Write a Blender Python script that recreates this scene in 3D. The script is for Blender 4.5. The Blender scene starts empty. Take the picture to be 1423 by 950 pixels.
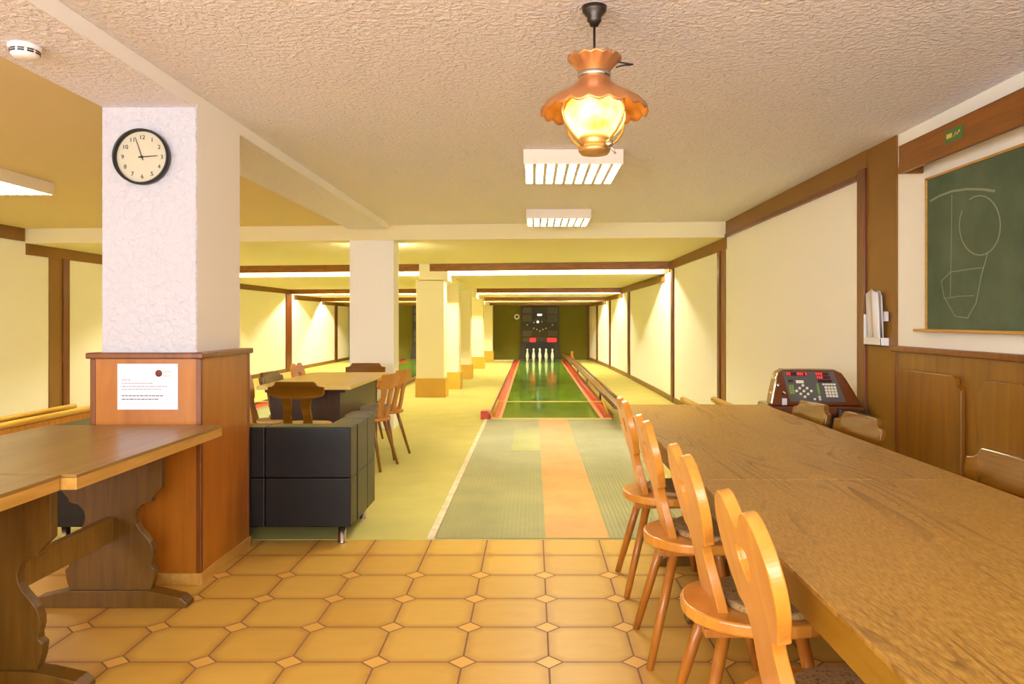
import bpy, bmesh, math, random
from mathutils import Vector, Matrix
random.seed(7)
C = bpy.context.scene.collection
PI = math.pi

# ------------------------------------------------------------------ materials
def srgb(r, g, b):
    def f(c):
        c /= 255.0
        return c / 12.92 if c <= 0.04045 else ((c + 0.055) / 1.055) ** 2.4
    return (f(r), f(g), f(b), 1.0)

def new_mat(name):
    m = bpy.data.materials.new(name); m.use_nodes = True
    nt = m.node_tree
    return m, nt, nt.nodes['Principled BSDF']

def N(nt, t, **kw):
    n = nt.nodes.new(t)
    for k, v in kw.items(): setattr(n, k, v)
    return n

def plain(name, col, rough=0.5, metal=0.0, spec=0.5, bump=0.0, bscale=200.0, var=0.0, coat=0.0, bdist=0.002):
    m, nt, b = new_mat(name)
    b.inputs['Base Color'].default_value = col
    b.inputs['Roughness'].default_value = rough
    b.inputs['Metallic'].default_value = metal
    b.inputs['Specular IOR Level'].default_value = spec
    b.inputs['Coat Weight'].default_value = coat
    tc = N(nt, 'ShaderNodeTexCoord')
    if var > 0:
        nz = N(nt, 'ShaderNodeTexNoise'); nz.inputs['Scale'].default_value = 3.0; nz.inputs['Detail'].default_value = 5
        nt.links.new(tc.outputs['Object'], nz.inputs['Vector'])
        rp = N(nt, 'ShaderNodeValToRGB')
        rp.color_ramp.elements[0].position = 0.3; rp.color_ramp.elements[1].position = 0.7
        rp.color_ramp.elements[0].color = tuple(c * (1 - var) for c in col[:3]) + (1,)
        rp.color_ramp.elements[1].color = tuple(min(1, c * (1 + var)) for c in col[:3]) + (1,)
        nt.links.new(nz.outputs['Fac'], rp.inputs['Fac']); nt.links.new(rp.outputs['Color'], b.inputs['Base Color'])
    if bump > 0:
        nz = N(nt, 'ShaderNodeTexNoise'); nz.inputs['Scale'].default_value = bscale; nz.inputs['Detail'].default_value = 4
        nt.links.new(tc.outputs['Object'], nz.inputs['Vector'])
        bp = N(nt, 'ShaderNodeBump'); bp.inputs['Strength'].default_value = bump; bp.inputs['Distance'].default_value = bdist
        nt.links.new(nz.outputs['Fac'], bp.inputs['Height']); nt.links.new(bp.outputs['Normal'], b.inputs['Normal'])
    return m

def wood(name, c1, c2, axis='z', scale=6.0, rough=0.35, stretch=12.0, contrast=(0.3, 0.7), coat=0.2, rings=0.0):
    m, nt, b = new_mat(name)
    b.inputs['Roughness'].default_value = rough
    b.inputs['Coat Weight'].default_value = coat
    b.inputs['Coat Roughness'].default_value = 0.15; b.inputs['Specular IOR Level'].default_value = 0.35; b.inputs['Coat IOR'].default_value = 1.35
    tc = N(nt, 'ShaderNodeTexCoord'); oi = N(nt, 'ShaderNodeObjectInfo')
    mp = N(nt, 'ShaderNodeMapping')
    s = [scale * stretch] * 3; s['xyz'.index(axis)] = scale
    mp.inputs['Scale'].default_value = s
    nt.links.new(tc.outputs['Object'], mp.inputs['Vector'])
    nz = N(nt, 'ShaderNodeTexNoise', noise_dimensions='4D'); nz.inputs['Scale'].default_value = 0.35
    nz.inputs['Detail'].default_value = 6; nz.inputs['Roughness'].default_value = 0.6; nz.inputs['Distortion'].default_value = 1.2
    mu = N(nt, 'ShaderNodeMath', operation='MULTIPLY'); mu.inputs[1].default_value = 37.0
    nt.links.new(oi.outputs['Random'], mu.inputs[0]); nt.links.new(mu.outputs[0], nz.inputs['W'])
    nt.links.new(mp.outputs['Vector'], nz.inputs['Vector'])
    rp = N(nt, 'ShaderNodeValToRGB')
    rp.color_ramp.elements[0].position = contrast[0]; rp.color_ramp.elements[1].position = contrast[1]
    rp.color_ramp.elements[0].color = c1; rp.color_ramp.elements[1].color = c2
    fac = nz.outputs['Fac']
    if rings > 0:
        mp2 = N(nt, 'ShaderNodeMapping')
        s2 = [4.0] * 3; s2['xyz'.index(axis)] = 0.45
        mp2.inputs['Scale'].default_value = s2
        nt.links.new(tc.outputs['Object'], mp2.inputs['Vector'])
        wv = N(nt, 'ShaderNodeTexWave', wave_type='BANDS', bands_direction='X')
        wv.inputs['Scale'].default_value = 1.6; wv.inputs['Distortion'].default_value = 7.0
        wv.inputs['Detail'].default_value = 3.0; wv.inputs['Detail Scale'].default_value = 0.8
        nt.links.new(mp2.outputs['Vector'], wv.inputs['Vector'])
        mx = N(nt, 'ShaderNodeMix', data_type='FLOAT'); mx.inputs[0].default_value = rings
        nt.links.new(nz.outputs['Fac'], mx.inputs[2]); nt.links.new(wv.outputs['Fac'], mx.inputs[3])
        fac = mx.outputs[0]
    nt.links.new(fac, rp.inputs['Fac']); nt.links.new(rp.outputs['Color'], b.inputs['Base Color'])
    bp = N(nt, 'ShaderNodeBump'); bp.inputs['Strength'].default_value = 0.08; bp.inputs['Distance'].default_value = 0.001
    nt.links.new(fac, bp.inputs['Height']); nt.links.new(bp.outputs['Normal'], b.inputs['Normal'])
    return m

def emit(name, col, strength):
    m = bpy.data.materials.new(name); m.use_nodes = True; nt = m.node_tree
    nt.nodes.remove(nt.nodes['Principled BSDF'])
    e = N(nt, 'ShaderNodeEmission'); e.inputs['Color'].default_value = col; e.inputs['Strength'].default_value = strength
    nt.links.new(e.outputs[0], nt.nodes['Material Output'].inputs['Surface'])
    return m

def stucco(name, col, dist=0.012, scale=38.0, rough=0.85):
    m, nt, b = new_mat(name)
    b.inputs['Roughness'].default_value = rough; b.inputs['Base Color'].default_value = col
    tc = N(nt, 'ShaderNodeTexCoord')
    n1 = N(nt, 'ShaderNodeTexNoise'); n1.inputs['Scale'].default_value = scale; n1.inputs['Detail'].default_value = 5; n1.inputs['Distortion'].default_value = 0.6
    nt.links.new(tc.outputs['Object'], n1.inputs['Vector'])
    rp = N(nt, 'ShaderNodeValToRGB'); rp.color_ramp.elements[0].position = 0.38; rp.color_ramp.elements[1].position = 0.68
    nt.links.new(n1.outputs['Fac'], rp.inputs['Fac'])
    bp = N(nt, 'ShaderNodeBump'); bp.inputs['Strength'].default_value = 0.75; bp.inputs['Distance'].default_value = dist
    nt.links.new(rp.outputs['Color'], bp.inputs['Height']); nt.links.new(bp.outputs['Normal'], b.inputs['Normal'])
    return m

def tile_material():
    m, nt, b = new_mat('ochre octagon floor tile')
    L = nt.links.new
    geo = N(nt, 'ShaderNodeNewGeometry'); sep = N(nt, 'ShaderNodeSeparateXYZ'); L(geo.outputs['Position'], sep.inputs[0])
    def M(op, a, bb=None, c=None):
        n = N(nt, 'ShaderNodeMath', operation=op)
        for i, v in enumerate((a, bb, c)):
            if v is None: continue
            if isinstance(v, (int, float)): n.inputs[i].default_value = v
            else: L(v, n.inputs[i])
        return n.outputs[0]
    P = 0.3325
    u = M('DIVIDE', M('SUBTRACT', sep.outputs[0], 0.063), P); v = M('DIVIDE', M('SUBTRACT', sep.outputs[1], 2.924), P)
    def near(t): return M('ABSOLUTE', M('SUBTRACT', M('FRACT', M('ADD', t, 0.5)), 0.5))
    fu, fv = near(u), near(v)
    border = M('GREATER_THAN', sep.outputs[1], 4.20)
    inner = M('SUBTRACT', 1.0, border)
    s = M('ADD', fu, fv)
    K = 0.165; W = 0.011
    dia = M('MULTIPLY', M('LESS_THAN', s, K), inner)
    notd = M('SUBTRACT', 1.0, dia)
    line_d = M('MULTIPLY', M('LESS_THAN', M('ABSOLUTE', M('SUBTRACT', s, K)), W * 1.4), inner)
    line_g = M('MULTIPLY', M('MAXIMUM', M('LESS_THAN', fu, W), M('LESS_THAN', fv, W)), notd)
    line = M('MINIMUM', M('ADD', line_d, line_g), 1.0)
    # distance to the joint inside a big tile, for the darker glaze rim
    rim = M('MINIMUM', M('MINIMUM', fu, fv), M('MULTIPLY', M('SUBTRACT', s, K), 0.7))
    rimf = M('SMOOTH_MAX', 0.0, M('SUBTRACT', 1.0, M('DIVIDE', rim, 0.13)), 0.05)
    rimf = M('MINIMUM', M('MULTIPLY', rimf, notd), 1.0)
    # per tile random
    cu = M('ROUND', M('ADD', u, 0.5)); cv = M('ROUND', M('ADD', v, 0.5))
    cb = N(nt, 'ShaderNodeCombineXYZ'); L(cu, cb.inputs[0]); L(cv, cb.inputs[1])
    wn = N(nt, 'ShaderNodeTexWhiteNoise', noise_dimensions='3D'); L(cb.outputs[0], wn.inputs[0])
    nz = N(nt, 'ShaderNodeTexNoise'); nz.inputs['Scale'].default_value = 9; nz.inputs['Detail'].default_value = 6
    mp = N(nt, 'ShaderNodeMapping'); mp.inputs['Scale'].default_value = (0.6, 1.6, 1); L(geo.outputs['Position'], mp.inputs[0]); L(mp.outputs[0], nz.inputs['Vector'])
    base = N(nt, 'ShaderNodeMix', data_type='RGBA'); base.inputs[6].default_value = srgb(198, 150, 58); base.inputs[7].default_value = srgb(220, 178, 84)
    mixf = M('MULTIPLY_ADD', wn.outputs['Value'], 0.45, M('MULTIPLY', nz.outputs['Fac'], 0.7)); L(mixf, base.inputs[0])
    m2 = N(nt, 'ShaderNodeMix', data_type='RGBA'); L(base.outputs[2], m2.inputs[6]); m2.inputs[7].default_value = srgb(170, 108, 30)
    L(M('MULTIPLY', rimf, M('MULTIPLY', nz.outputs['Fac'], 1.1)), m2.inputs[0])
    m2b = N(nt, 'ShaderNodeMix', data_type='RGBA'); L(m2.outputs[2], m2b.inputs[6]); m2b.inputs[7].default_value = srgb(228, 176, 84); L(M('MULTIPLY', dia, 0.8), m2b.inputs[0])
    m3 = N(nt, 'ShaderNodeMix', data_type='RGBA'); L(m2b.outputs[2], m3.inputs[6]); m3.inputs[7].default_value = srgb(132, 96, 66); L(line, m3.inputs[0])
    L(m3.outputs[2], b.inputs['Base Color'])
    rr = M('MULTIPLY_ADD', line, 0.4, 0.36); L(rr, b.inputs['Roughness'])
    bp = N(nt, 'ShaderNodeBump'); bp.inputs['Distance'].default_value = 0.003; bp.inputs['Strength'].default_value = 0.6
    L(M('SUBTRACT', M('MULTIPLY', nz.outputs['Fac'], 0.25), line), bp.inputs['Height']); L(bp.outputs['Normal'], b.inputs['Normal'])
    return m

def ribbed(name, col, col2, rough=0.4, period=0.028):
    m, nt, b = new_mat(name); L = nt.links.new
    geo = N(nt, 'ShaderNodeNewGeometry')
    wv = N(nt, 'ShaderNodeTexWave', wave_type='BANDS', bands_direction='X'); wv.inputs['Scale'].default_value = 2 * PI / period / 20.0
    L(geo.outputs['Position'], wv.inputs['Vector'])
    nz = N(nt, 'ShaderNodeTexNoise'); nz.inputs['Scale'].default_value = 2.2; nz.inputs['Detail'].default_value = 6
    L(geo.outputs['Position'], nz.inputs['Vector'])
    rp = N(nt, 'ShaderNodeValToRGB'); rp.color_ramp.elements[0].color = col; rp.color_ramp.elements[1].color = col2
    rp.color_ramp.elements[0].position = 0.35; rp.color_ramp.elements[1].position = 0.7
    L(nz.outputs['Fac'], rp.inputs['Fac']); L(rp.outputs['Color'], b.inputs['Base Color'])
    bp = N(nt, 'ShaderNodeBump'); bp.inputs['Strength'].default_value = 0.5; bp.inputs['Distance'].default_value = 0.003
    L(wv.outputs['Fac'], bp.inputs['Height']); L(bp.outputs['Normal'], b.inputs['Normal'])
    b.inputs['Roughness'].default_value = rough
    return m

def mottled(name, cols, scale=4.0, rough=0.3, spec=0.5, detail=5, bump=0.0, coat=0.0, coords='Object', stretch=(1, 1, 1)):
    m, nt, b = new_mat(name); L = nt.links.new
    tc = N(nt, 'ShaderNodeTexCoord'); mp = N(nt, 'ShaderNodeMapping'); mp.inputs['Scale'].default_value = stretch
    L(tc.outputs[coords], mp.inputs[0])
    nz = N(nt, 'ShaderNodeTexNoise'); nz.inputs['Scale'].default_value = scale; nz.inputs['Detail'].default_value = detail; nz.inputs['Roughness'].default_value = 0.65
    L(mp.outputs[0], nz.inputs['Vector'])
    rp = N(nt, 'ShaderNodeValToRGB')
    while len(rp.color_ramp.elements) < len(cols): rp.color_ramp.elements.new(0.5)
    for i, c in enumerate(cols):
        rp.color_ramp.elements[i].position = 0.3 + 0.4 * i / (len(cols) - 1); rp.color_ramp.elements[i].color = c
    L(nz.outputs['Fac'], rp.inputs['Fac']); L(rp.outputs['Color'], b.inputs['Base Color'])
    b.inputs['Roughness'].default_value = rough; b.inputs['Specular IOR Level'].default_value = spec; b.inputs['Coat Weight'].default_value = coat; b.inputs['Coat Roughness'].default_value = .2
    if bump:
        bp = N(nt, 'ShaderNodeBump'); bp.inputs['Strength'].default_value = bump; bp.inputs['Distance'].default_value = 0.003
        L(nz.outputs['Fac'], bp.inputs['Height']); L(bp.outputs['Normal'], b.inputs['Normal'])
    return m

M = {}
M['stucco'] = stucco('white roughcast plaster', srgb(232, 222, 210), dist=0.012, scale=34)
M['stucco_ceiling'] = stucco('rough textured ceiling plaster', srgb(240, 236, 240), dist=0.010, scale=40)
M['pillar_stucco'] = stucco('roughcast pillar plaster', srgb(200, 195, 200), dist=0.008, scale=30)
M['ceiling_smooth'] = plain('cream ceiling paint', srgb(240, 230, 190), 0.9, bump=0.15, bscale=60)
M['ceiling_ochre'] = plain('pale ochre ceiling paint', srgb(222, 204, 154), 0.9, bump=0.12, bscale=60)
M['wall'] = plain('cream wall panel', srgb(250, 247, 236), 0.8, bump=0.05, bscale=80)
M['white_paint'] = plain('white pillar paint', srgb(248, 246, 244), 0.7)
M['cream_pillar'] = plain('cream pillar paint', srgb(248, 240, 206), 0.7)
M['ochre'] = plain('ochre base paint', srgb(214, 168, 58), 0.55, var=0.06)
M['olive_board'] = plain('olive brown board', srgb(132, 90, 22), 0.5, var=0.05)
M['brown_trim'] = wood('brown trim wood', srgb(112, 74, 18), srgb(136, 92, 26), 'y', rough=0.45)
M['dark_trim'] = wood('dark red brown strip', srgb(96, 46, 18), srgb(122, 64, 28), 'z', rough=0.4)
M['valance'] = wood('brown ceiling valance wood', srgb(126, 78, 24), srgb(158, 104, 38), 'x', rough=0.45)
M['carpet'] = plain('olive yellow carpet', srgb(200, 190, 116), 0.95, spec=0.1, bump=0.5, bscale=350, var=0.05, bdist=0.003)
M['tile'] = tile_material()
M['mat_green'] = ribbed('ribbed green rubber', srgb(134, 134, 96), srgb(156, 152, 108), 0.38)
M['mat_orange'] = mottled('worn orange rubber strip', [srgb(206, 136, 76), srgb(222, 160, 94)], 3, 0.45)
M['mat_lime'] = ribbed('pale lime ribbed patch', srgb(160, 160, 94), srgb(178, 176, 108), 0.5)
M['edge_white'] = mottled('worn white edging', [srgb(200, 180, 140), srgb(240, 232, 210)], 12, 0.5)
M['lane'] = mottled('glossy green lane', [srgb(52, 92, 48), srgb(84, 132, 30), srgb(128, 164, 52), srgb(62, 96, 66)], 2.6, 0.11, coords='Object', stretch=(1.6, 0.6, 1))
M['red'] = mottled('red gutter paint', [srgb(196, 64, 40), srgb(226, 92, 62)], 5, 0.35)
M['pink'] = plain('pale red lane border', srgb(232, 150, 110), 0.4)
M['line'] = plain('cream lane line', srgb(222, 206, 130), 0.4)
M['yellow_rod'] = wood('yellow varnished wood', srgb(214, 156, 48), srgb(236, 190, 84), 'y', rough=0.3)
M['rail_brown'] = wood('brown return rail', srgb(104, 62, 30), srgb(142, 96, 54), 'y', rough=0.4)
M['green_wall'] = plain('olive green end wall', srgb(116, 112, 26), 0.8, var=0.05)
M['machine'] = plain('charcoal machine board', srgb(66, 62, 60), 0.6, var=0.1)
M['machine2'] = plain('grey machine relief', srgb(92, 88, 84), 0.6)
M['red_led'] = emit('red display', (1.0, 0.05, 0.04, 1), 1.6)
M['white_led'] = emit('white display', (1.0, 0.97, 0.88, 1), 1.2)
M['pin'] = plain('white pin plastic', srgb(244, 242, 232), 0.3)
M['clad'] = wood('honey veneer cladding', srgb(152, 86, 14), srgb(180, 110, 26), 'z', scale=3, stretch=8, rough=0.38, coat=0.3)
M['clad_dark'] = wood('brown veneer edging', srgb(104, 52, 12), srgb(132, 72, 20), 'z', rough=0.35)
def laminate(name, dark, mid, light):
    m, nt, b = new_mat(name); L = nt.links.new
    b.inputs['Roughness'].default_value = .40
    tc = N(nt, 'ShaderNodeTexCoord')
    def noise(sc_, det, dist=0.0):
        mp = N(nt, 'ShaderNodeMapping'); mp.inputs['Scale'].default_value = sc_; L(tc.outputs['Object'], mp.inputs[0])
        n_ = N(nt, 'ShaderNodeTexNoise'); n_.inputs['Scale'].default_value = 1.0; n_.inputs['Detail'].default_value = det; n_.inputs['Distortion'].default_value = dist
        L(mp.outputs[0], n_.inputs['Vector']); return n_.outputs['Fac']
    fine = noise((230, 38, 60), 4); broad = noise((5, 1.2, 1), 3)
    # cathedral figure: contour lines of a stretched smooth field
    fld = noise((3.1, .42, 1), 1.5, .3)
    k = N(nt, 'ShaderNodeMath', operation='MULTIPLY'); k.inputs[1].default_value = 34.0; L(fld, k.inputs[0])
    fr = N(nt, 'ShaderNodeMath', operation='FRACT'); L(k.outputs[0], fr.inputs[0])
    rp = N(nt, 'ShaderNodeValToRGB'); rp.color_ramp.elements[0].position = 0.0; rp.color_ramp.elements[0].color = (1, 1, 1, 1); rp.color_ramp.elements[1].position = .45; rp.color_ramp.elements[1].color = (0, 0, 0, 1); L(fr.outputs[0], rp.inputs[0])
    msk = N(nt, 'ShaderNodeMapRange'); msk.inputs[1].default_value = .46; msk.inputs[2].default_value = .60; L(broad, msk.inputs[0])
    vein = N(nt, 'ShaderNodeMath', operation='MULTIPLY'); L(rp.outputs[0], vein.inputs[0]); L(msk.outputs[0], vein.inputs[1])
    mx = N(nt, 'ShaderNodeMix', data_type='RGBA'); mx.inputs[6].default_value = mid; mx.inputs[7].default_value = light
    fr2 = N(nt, 'ShaderNodeMapRange'); fr2.inputs[1].default_value = .3; fr2.inputs[2].default_value = .7; L(fine, fr2.inputs[0]); L(fr2.outputs[0], mx.inputs[0])
    m2 = N(nt, 'ShaderNodeMix', data_type='RGBA'); L(mx.outputs[2], m2.inputs[6]); m2.inputs[7].default_value = dark
    vv = N(nt, 'ShaderNodeMath', operation='MULTIPLY'); vv.inputs[1].default_value = .7; L(vein.outputs[0], vv.inputs[0]); L(vv.outputs[0], m2.inputs[0])
    L(m2.outputs[2], b.inputs['Base Color'])
    return m
M['table_top'] = laminate('matt oak laminate sheet', srgb(92, 58, 12), srgb(144, 100, 34), srgb(184, 142, 62))
M['table_plain'] = wood('matt oak laminate', srgb(128, 86, 40), srgb(176, 132, 76), 'y', scale=4.0, stretch=22, rough=0.4, contrast=(0.22, 0.62), coat=0.0, rings=0.22)
M['table_edge'] = wood('pale oak table edge', srgb(178, 130, 54), srgb(206, 158, 78), 'y', rough=0.4)
M['apron'] = wood('ochre table apron', srgb(134, 96, 20), srgb(152, 110, 28), 'y', rough=0.4)
M['left_top'] = wood('brown table laminate', srgb(128, 94, 40), srgb(154, 118, 58), 'y', scale=2.0, stretch=24, rough=0.32, coat=0.1)
M['trestle'] = wood('brown oak trestle', srgb(86, 56, 8), srgb(112, 76, 16), 'z', rough=0.42)
M['trestle_edge'] = wood('worn trestle wood', srgb(118, 84, 26), srgb(144, 108, 40), 'z', rough=0.45)
M['light_table'] = wood('pale beech table top', srgb(232, 200, 118), srgb(244, 216, 142), 'y', rough=0.4)
M['dark_base'] = wood('dark brown table base', srgb(52, 34, 20), srgb(70, 46, 26), 'z', rough=0.45)
M['beech'] = wood('honey beech varnish', srgb(194, 124, 40), srgb(220, 150, 62), 'z', scale=2.5, stretch=9, rough=0.28, coat=0.5)
M['beech_leg'] = wood('amber beech leg', srgb(158, 92, 28), srgb(184, 116, 42), 'z', rough=0.3, coat=0.4)
M['walnut'] = wood('brown varnished oak', srgb(102, 62, 8), srgb(134, 86, 16), 'x', scale=3, rough=0.22, coat=0.6)
M['walnut_leg'] = wood('brown oak leg', srgb(120, 74, 26), srgb(146, 96, 38), 'z', rough=0.3, coat=0.3)
M['cushion'] = mottled('patterned brown cushion fabric', [srgb(92, 58, 34), srgb(186, 150, 96), srgb(126, 86, 50)], 60, 0.9, bump=0.3)
M['cushion_pale'] = mottled('patterned sand cushion fabric', [srgb(196, 160, 96), srgb(224, 198, 140), srgb(168, 126, 66)], 60, 0.9, bump=0.3)
M['cushion_grey'] = mottled('patterned grey cushion fabric', [srgb(108, 106, 96), srgb(176, 168, 150), srgb(88, 84, 78)], 60, 0.9, bump=0.3)
M['leather'] = mottled('black leather', [srgb(10, 9, 9), srgb(22, 19, 17)], 8, 0.36, spec=.35, bump=0.15, coat=0.05)
M['chrome'] = plain('brushed chrome', srgb(200, 196, 190), 0.25, metal=1.0)
M['dark_metal'] = plain('dark bronze metal', srgb(70, 62, 54), 0.35, metal=0.8)
M['copper'] = plain('hammered copper', srgb(206, 142, 88), 0.32, metal=0.6, bump=0.3, bscale=60)
M['brass'] = plain('aged brass', srgb(206, 160, 96), 0.35, metal=0.7)
M['black'] = plain('black plastic', srgb(26, 22, 22), 0.4)
M['white_plastic'] = plain('white plastic', srgb(240, 236, 232), 0.45)
M['fixture'] = plain('white lacquered metal', srgb(238, 226, 208), 0.5)
M['louvre'] = plain('bright aluminium louvre', srgb(240, 236, 228), 0.35, metal=0.3)
M['tube'] = emit('fluorescent tube', (1.0, 0.93, 0.65, 1), 300.0)
M['panel_glow'] = emit('louvre lamp tubes', (1.0, 0.92, 0.63, 1), 76.0)
M['clock_face'] = plain('cream clock face', srgb(196, 184, 156), 0.5)
M['ink'] = plain('dark ink', srgb(48, 40, 34), 0.6)
M['faint_ink'] = plain('grey ink', srgb(150, 144, 144), 0.6)
M['paper'] = plain('white paper', srgb(214, 211, 222), 0.6)
M['paper_wrinkled'] = plain('loose white papers', srgb(232, 226, 222), 0.7, bump=0.3, bscale=30, bdist=0.01)
M['chalkboard'] = mottled('green chalkboard slate', [srgb(74, 88, 66), srgb(84, 98, 74), srgb(96, 108, 84)], 2.5, 0.75, spec=0.3)
M['chalk'] = plain('faint chalk', srgb(136, 142, 112), 0.95)
M['wainscot'] = wood('brown wainscot board', srgb(118, 74, 12), srgb(146, 96, 22), 'z', scale=3, stretch=10, rough=0.34, coat=0.3)
M['box_valance'] = wood('orange brown lamp cover wood', srgb(120, 70, 12), srgb(148, 90, 22), 'y', rough=0.4)
M['sticker_green'] = plain('green sticker', srgb(74, 110, 56), 0.5)
M['sticker_yellow'] = plain('yellow sticker print', srgb(214, 190, 84), 0.5)
M['console'] = plain('glossy brown console shell', srgb(98, 48, 20), 0.22, coat=0.5)
M['console_dark'] = plain('dark console shell', srgb(54, 30, 16), 0.3, coat=0.3)
M['panel_grey'] = plain('slate grey control panel', srgb(86, 84, 84), 0.5)
M['button_white'] = plain('pale button', srgb(228, 220, 200), 0.4)
M['button_green'] = plain('green button', srgb(130, 160, 70), 0.4)
M['display_dark'] = plain('dark red display window', srgb(70, 14, 18), 0.3)
M['slat'] = wood('yellow tongue and groove board', srgb(196, 128, 40), srgb(218, 154, 60), 'z', rough=0.4)
M['teal'] = plain('teal plastic', srgb(40, 84, 84), 0.4)

# globe of the pendant: glowing amber glass with cloudy white hot areas
def globe_mat():
    m = bpy.data.materials.new('glowing amber glass'); m.use_nodes = True; nt = m.node_tree; L = nt.links.new
    nt.nodes.remove(nt.nodes['Principled BSDF'])
    tc = N(nt, 'ShaderNodeTexCoord'); nz = N(nt, 'ShaderNodeTexNoise'); nz.inputs['Scale'].default_value = 9; nz.inputs['Detail'].default_value = 3
    L(tc.outputs['Object'], nz.inputs['Vector'])
    rp = N(nt, 'ShaderNodeValToRGB')
    rp.color_ramp.elements[0].position = 0.38; rp.color_ramp.elements[1].position = 0.62
    rp.color_ramp.elements[0].color = (1.0, 0.56, 0.012, 1); rp.color_ramp.elements[1].color = (1.0, 0.80, 0.20, 1)
    L(nz.outputs['Fac'], rp.inputs['Fac'])
    e = N(nt, 'ShaderNodeEmission'); L(rp.outputs['Color'], e.inputs['Color'])
    e.inputs['Strength'].default_value = 5.0
    L(e.outputs[0], nt.nodes['Material Output'].inputs['Surface'])
    return m
M['globe'] = globe_mat()

# ------------------------------------------------------------------ mesh builder
class MB:
    def __init__(s): s.v = []; s.f = []; s.smooth = []
    def add(s, verts, faces, smooth=False, mx=None):
        o = len(s.v)
        for p in verts:
            p = Vector(p)
            s.v.append(mx @ p if mx is not None else p)
        for f in faces: s.f.append([i + o for i in f]); s.smooth.append(smooth)
        return s
    def box(s, x0, x1, y0, y1, z0, z1, mx=None):
        v = [(x0,y0,z0),(x1,y0,z0),(x1,y1,z0),(x0,y1,z0),(x0,y0,z1),(x1,y0,z1),(x1,y1,z1),(x0,y1,z1)]
        f = [(0,3,2,1),(4,5,6,7),(0,1,5,4),(1,2,6,5),(2,3,7,6),(3,0,4,7)]
        return s.add(v, f, mx=mx)
    def hexa(s, v, mx=None):   # 8 corners ordered like box
        f = [(0,3,2,1),(4,5,6,7),(0,1,5,4),(1,2,6,5),(2,3,7,6),(3,0,4,7)]
        return s.add(v, f, mx=mx)
    def plate(s, pts, polys, fn, t0, t1, mx=None, smooth=False):
        # pts 2D, polys share indices; fn(a,b,t)->xyz
        n = len(pts)
        v = [fn(a, b, t0) for a, b in pts] + [fn(a, b, t1) for a, b in pts]
        f = []; cnt = {}
        for p in polys:
            f.append(list(reversed(p))); f.append([i + n for i in p])
            for i in range(len(p)):
                e = (p[i], p[(i + 1) % len(p)]); cnt[e] = 1
        for (a, b) in list(cnt):
            if (b, a) not in cnt: f.append([a, b, b + n, a + n])
        return s.add(v, f, smooth, mx)
    def prism(s, pts, axis, t0, t1, mx=None):
        fn = {'x': lambda a, b, t: (t, a, b), 'y': lambda a, b, t: (a, t, b), 'z': lambda a, b, t: (a, b, t)}[axis]
        return s.plate(pts, [list(range(len(pts)))], fn, t0, t1, mx)
    def tube(s, pts, r, n=8, closed=False, mx=None):
        pts = [Vector(p) for p in pts]; k = len(pts)
        rs = r if isinstance(r, (list, tuple)) else [r] * k
        v = []; up = None
        for i, p in enumerate(pts):
            if closed: t = pts[(i + 1) % k] - pts[(i - 1) % k]
            else: t = pts[min(i + 1, k - 1)] - pts[max(i - 1, 0)]
            t.normalize()
            if up is None:
                up = Vector((0, 0, 1)) if abs(t.z) < 0.9 else Vector((1, 0, 0))
            a = t.cross(up)
            if a.length < 1e-6: a = t.cross(Vector((0, 1, 0)))
            a.normalize(); b = a.cross(t).normalized(); up = b
            for j in range(n):
                q = 2 * PI * j / n
                v.append(p + a * math.cos(q) * rs[i] + b * math.sin(q) * rs[i])
        f = []
        for i in range(k if closed else k - 1):
            for j in range(n):
                f.append([i*n + j, i*n + (j+1) % n, ((i+1) % k)*n + (j+1) % n, ((i+1) % k)*n + j])
        s.add(v, f, True, mx)
        if not closed:
            s.add(v[:n], [list(range(n))], False, mx); s.add(v[-n:], [list(reversed(range(n)))], False, mx)
        return s
    def lathe(s, prof, n=32, mx=None, scallop=None, caps=True):
        # prof (r,z); scallop(i, ang)->(dr,dz)
        v = []; k = len(prof)
        for i, (r, z) in enumerate(prof):
            for j in range(n):
                q = 2 * PI * j / n; dr = dz = 0
                if scallop: dr, dz = scallop(i, q)
                v.append(((r + dr) * math.cos(q), (r + dr) * math.sin(q), z + dz))
        f = [[i*n + j, i*n + (j+1) % n, (i+1)*n + (j+1) % n, (i+1)*n + j] for i in range(k-1) for j in range(n)]
        s.add(v, f, True, mx)
        if caps:
            if prof[0][0] > 1e-5: s.add(v[:n], [list(reversed(range(n)))], False, mx)
            if prof[-1][0] > 1e-5: s.add(v[-n:], [list(range(n))], False, mx)
        return s
    def build(s, name, mat, parent=None, bevel=0.0, seg=2, fix=True, loc=None, sub=0, solid=0.0):
        me = bpy.data.meshes.new(name)
        me.from_pydata([tuple(p) for p in s.v], [], s.f)
        for p, sm in zip(me.polygons, s.smooth): p.use_smooth = sm
        if fix:
            bm = bmesh.new(); bm.from_mesh(me)
            bmesh.ops.remove_doubles(bm, verts=bm.verts, dist=1e-5)
            bmesh.ops.recalc_face_normals(bm, faces=bm.faces); bm.to_mesh(me); bm.free()
        me.materials.append(mat); me.update()
        o = bpy.data.objects.new(name, me); C.objects.link(o)
        if parent is not None: o.parent = parent
        if loc: o.location = loc
        if solid:
            d = o.modifiers.new('thick', 'SOLIDIFY'); d.thickness = solid; d.offset = 0
        if bevel > 0:
            b = o.modifiers.new('bevel', 'BEVEL'); b.width = bevel; b.segments = seg; b.limit_method = 'ANGLE'; b.angle_limit = math.radians(40)
        if sub:
            d = o.modifiers.new('sub', 'SUBSURF'); d.levels = sub; d.render_levels = sub
        return o

def Bx(*a): return MB().box(*a)

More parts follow.
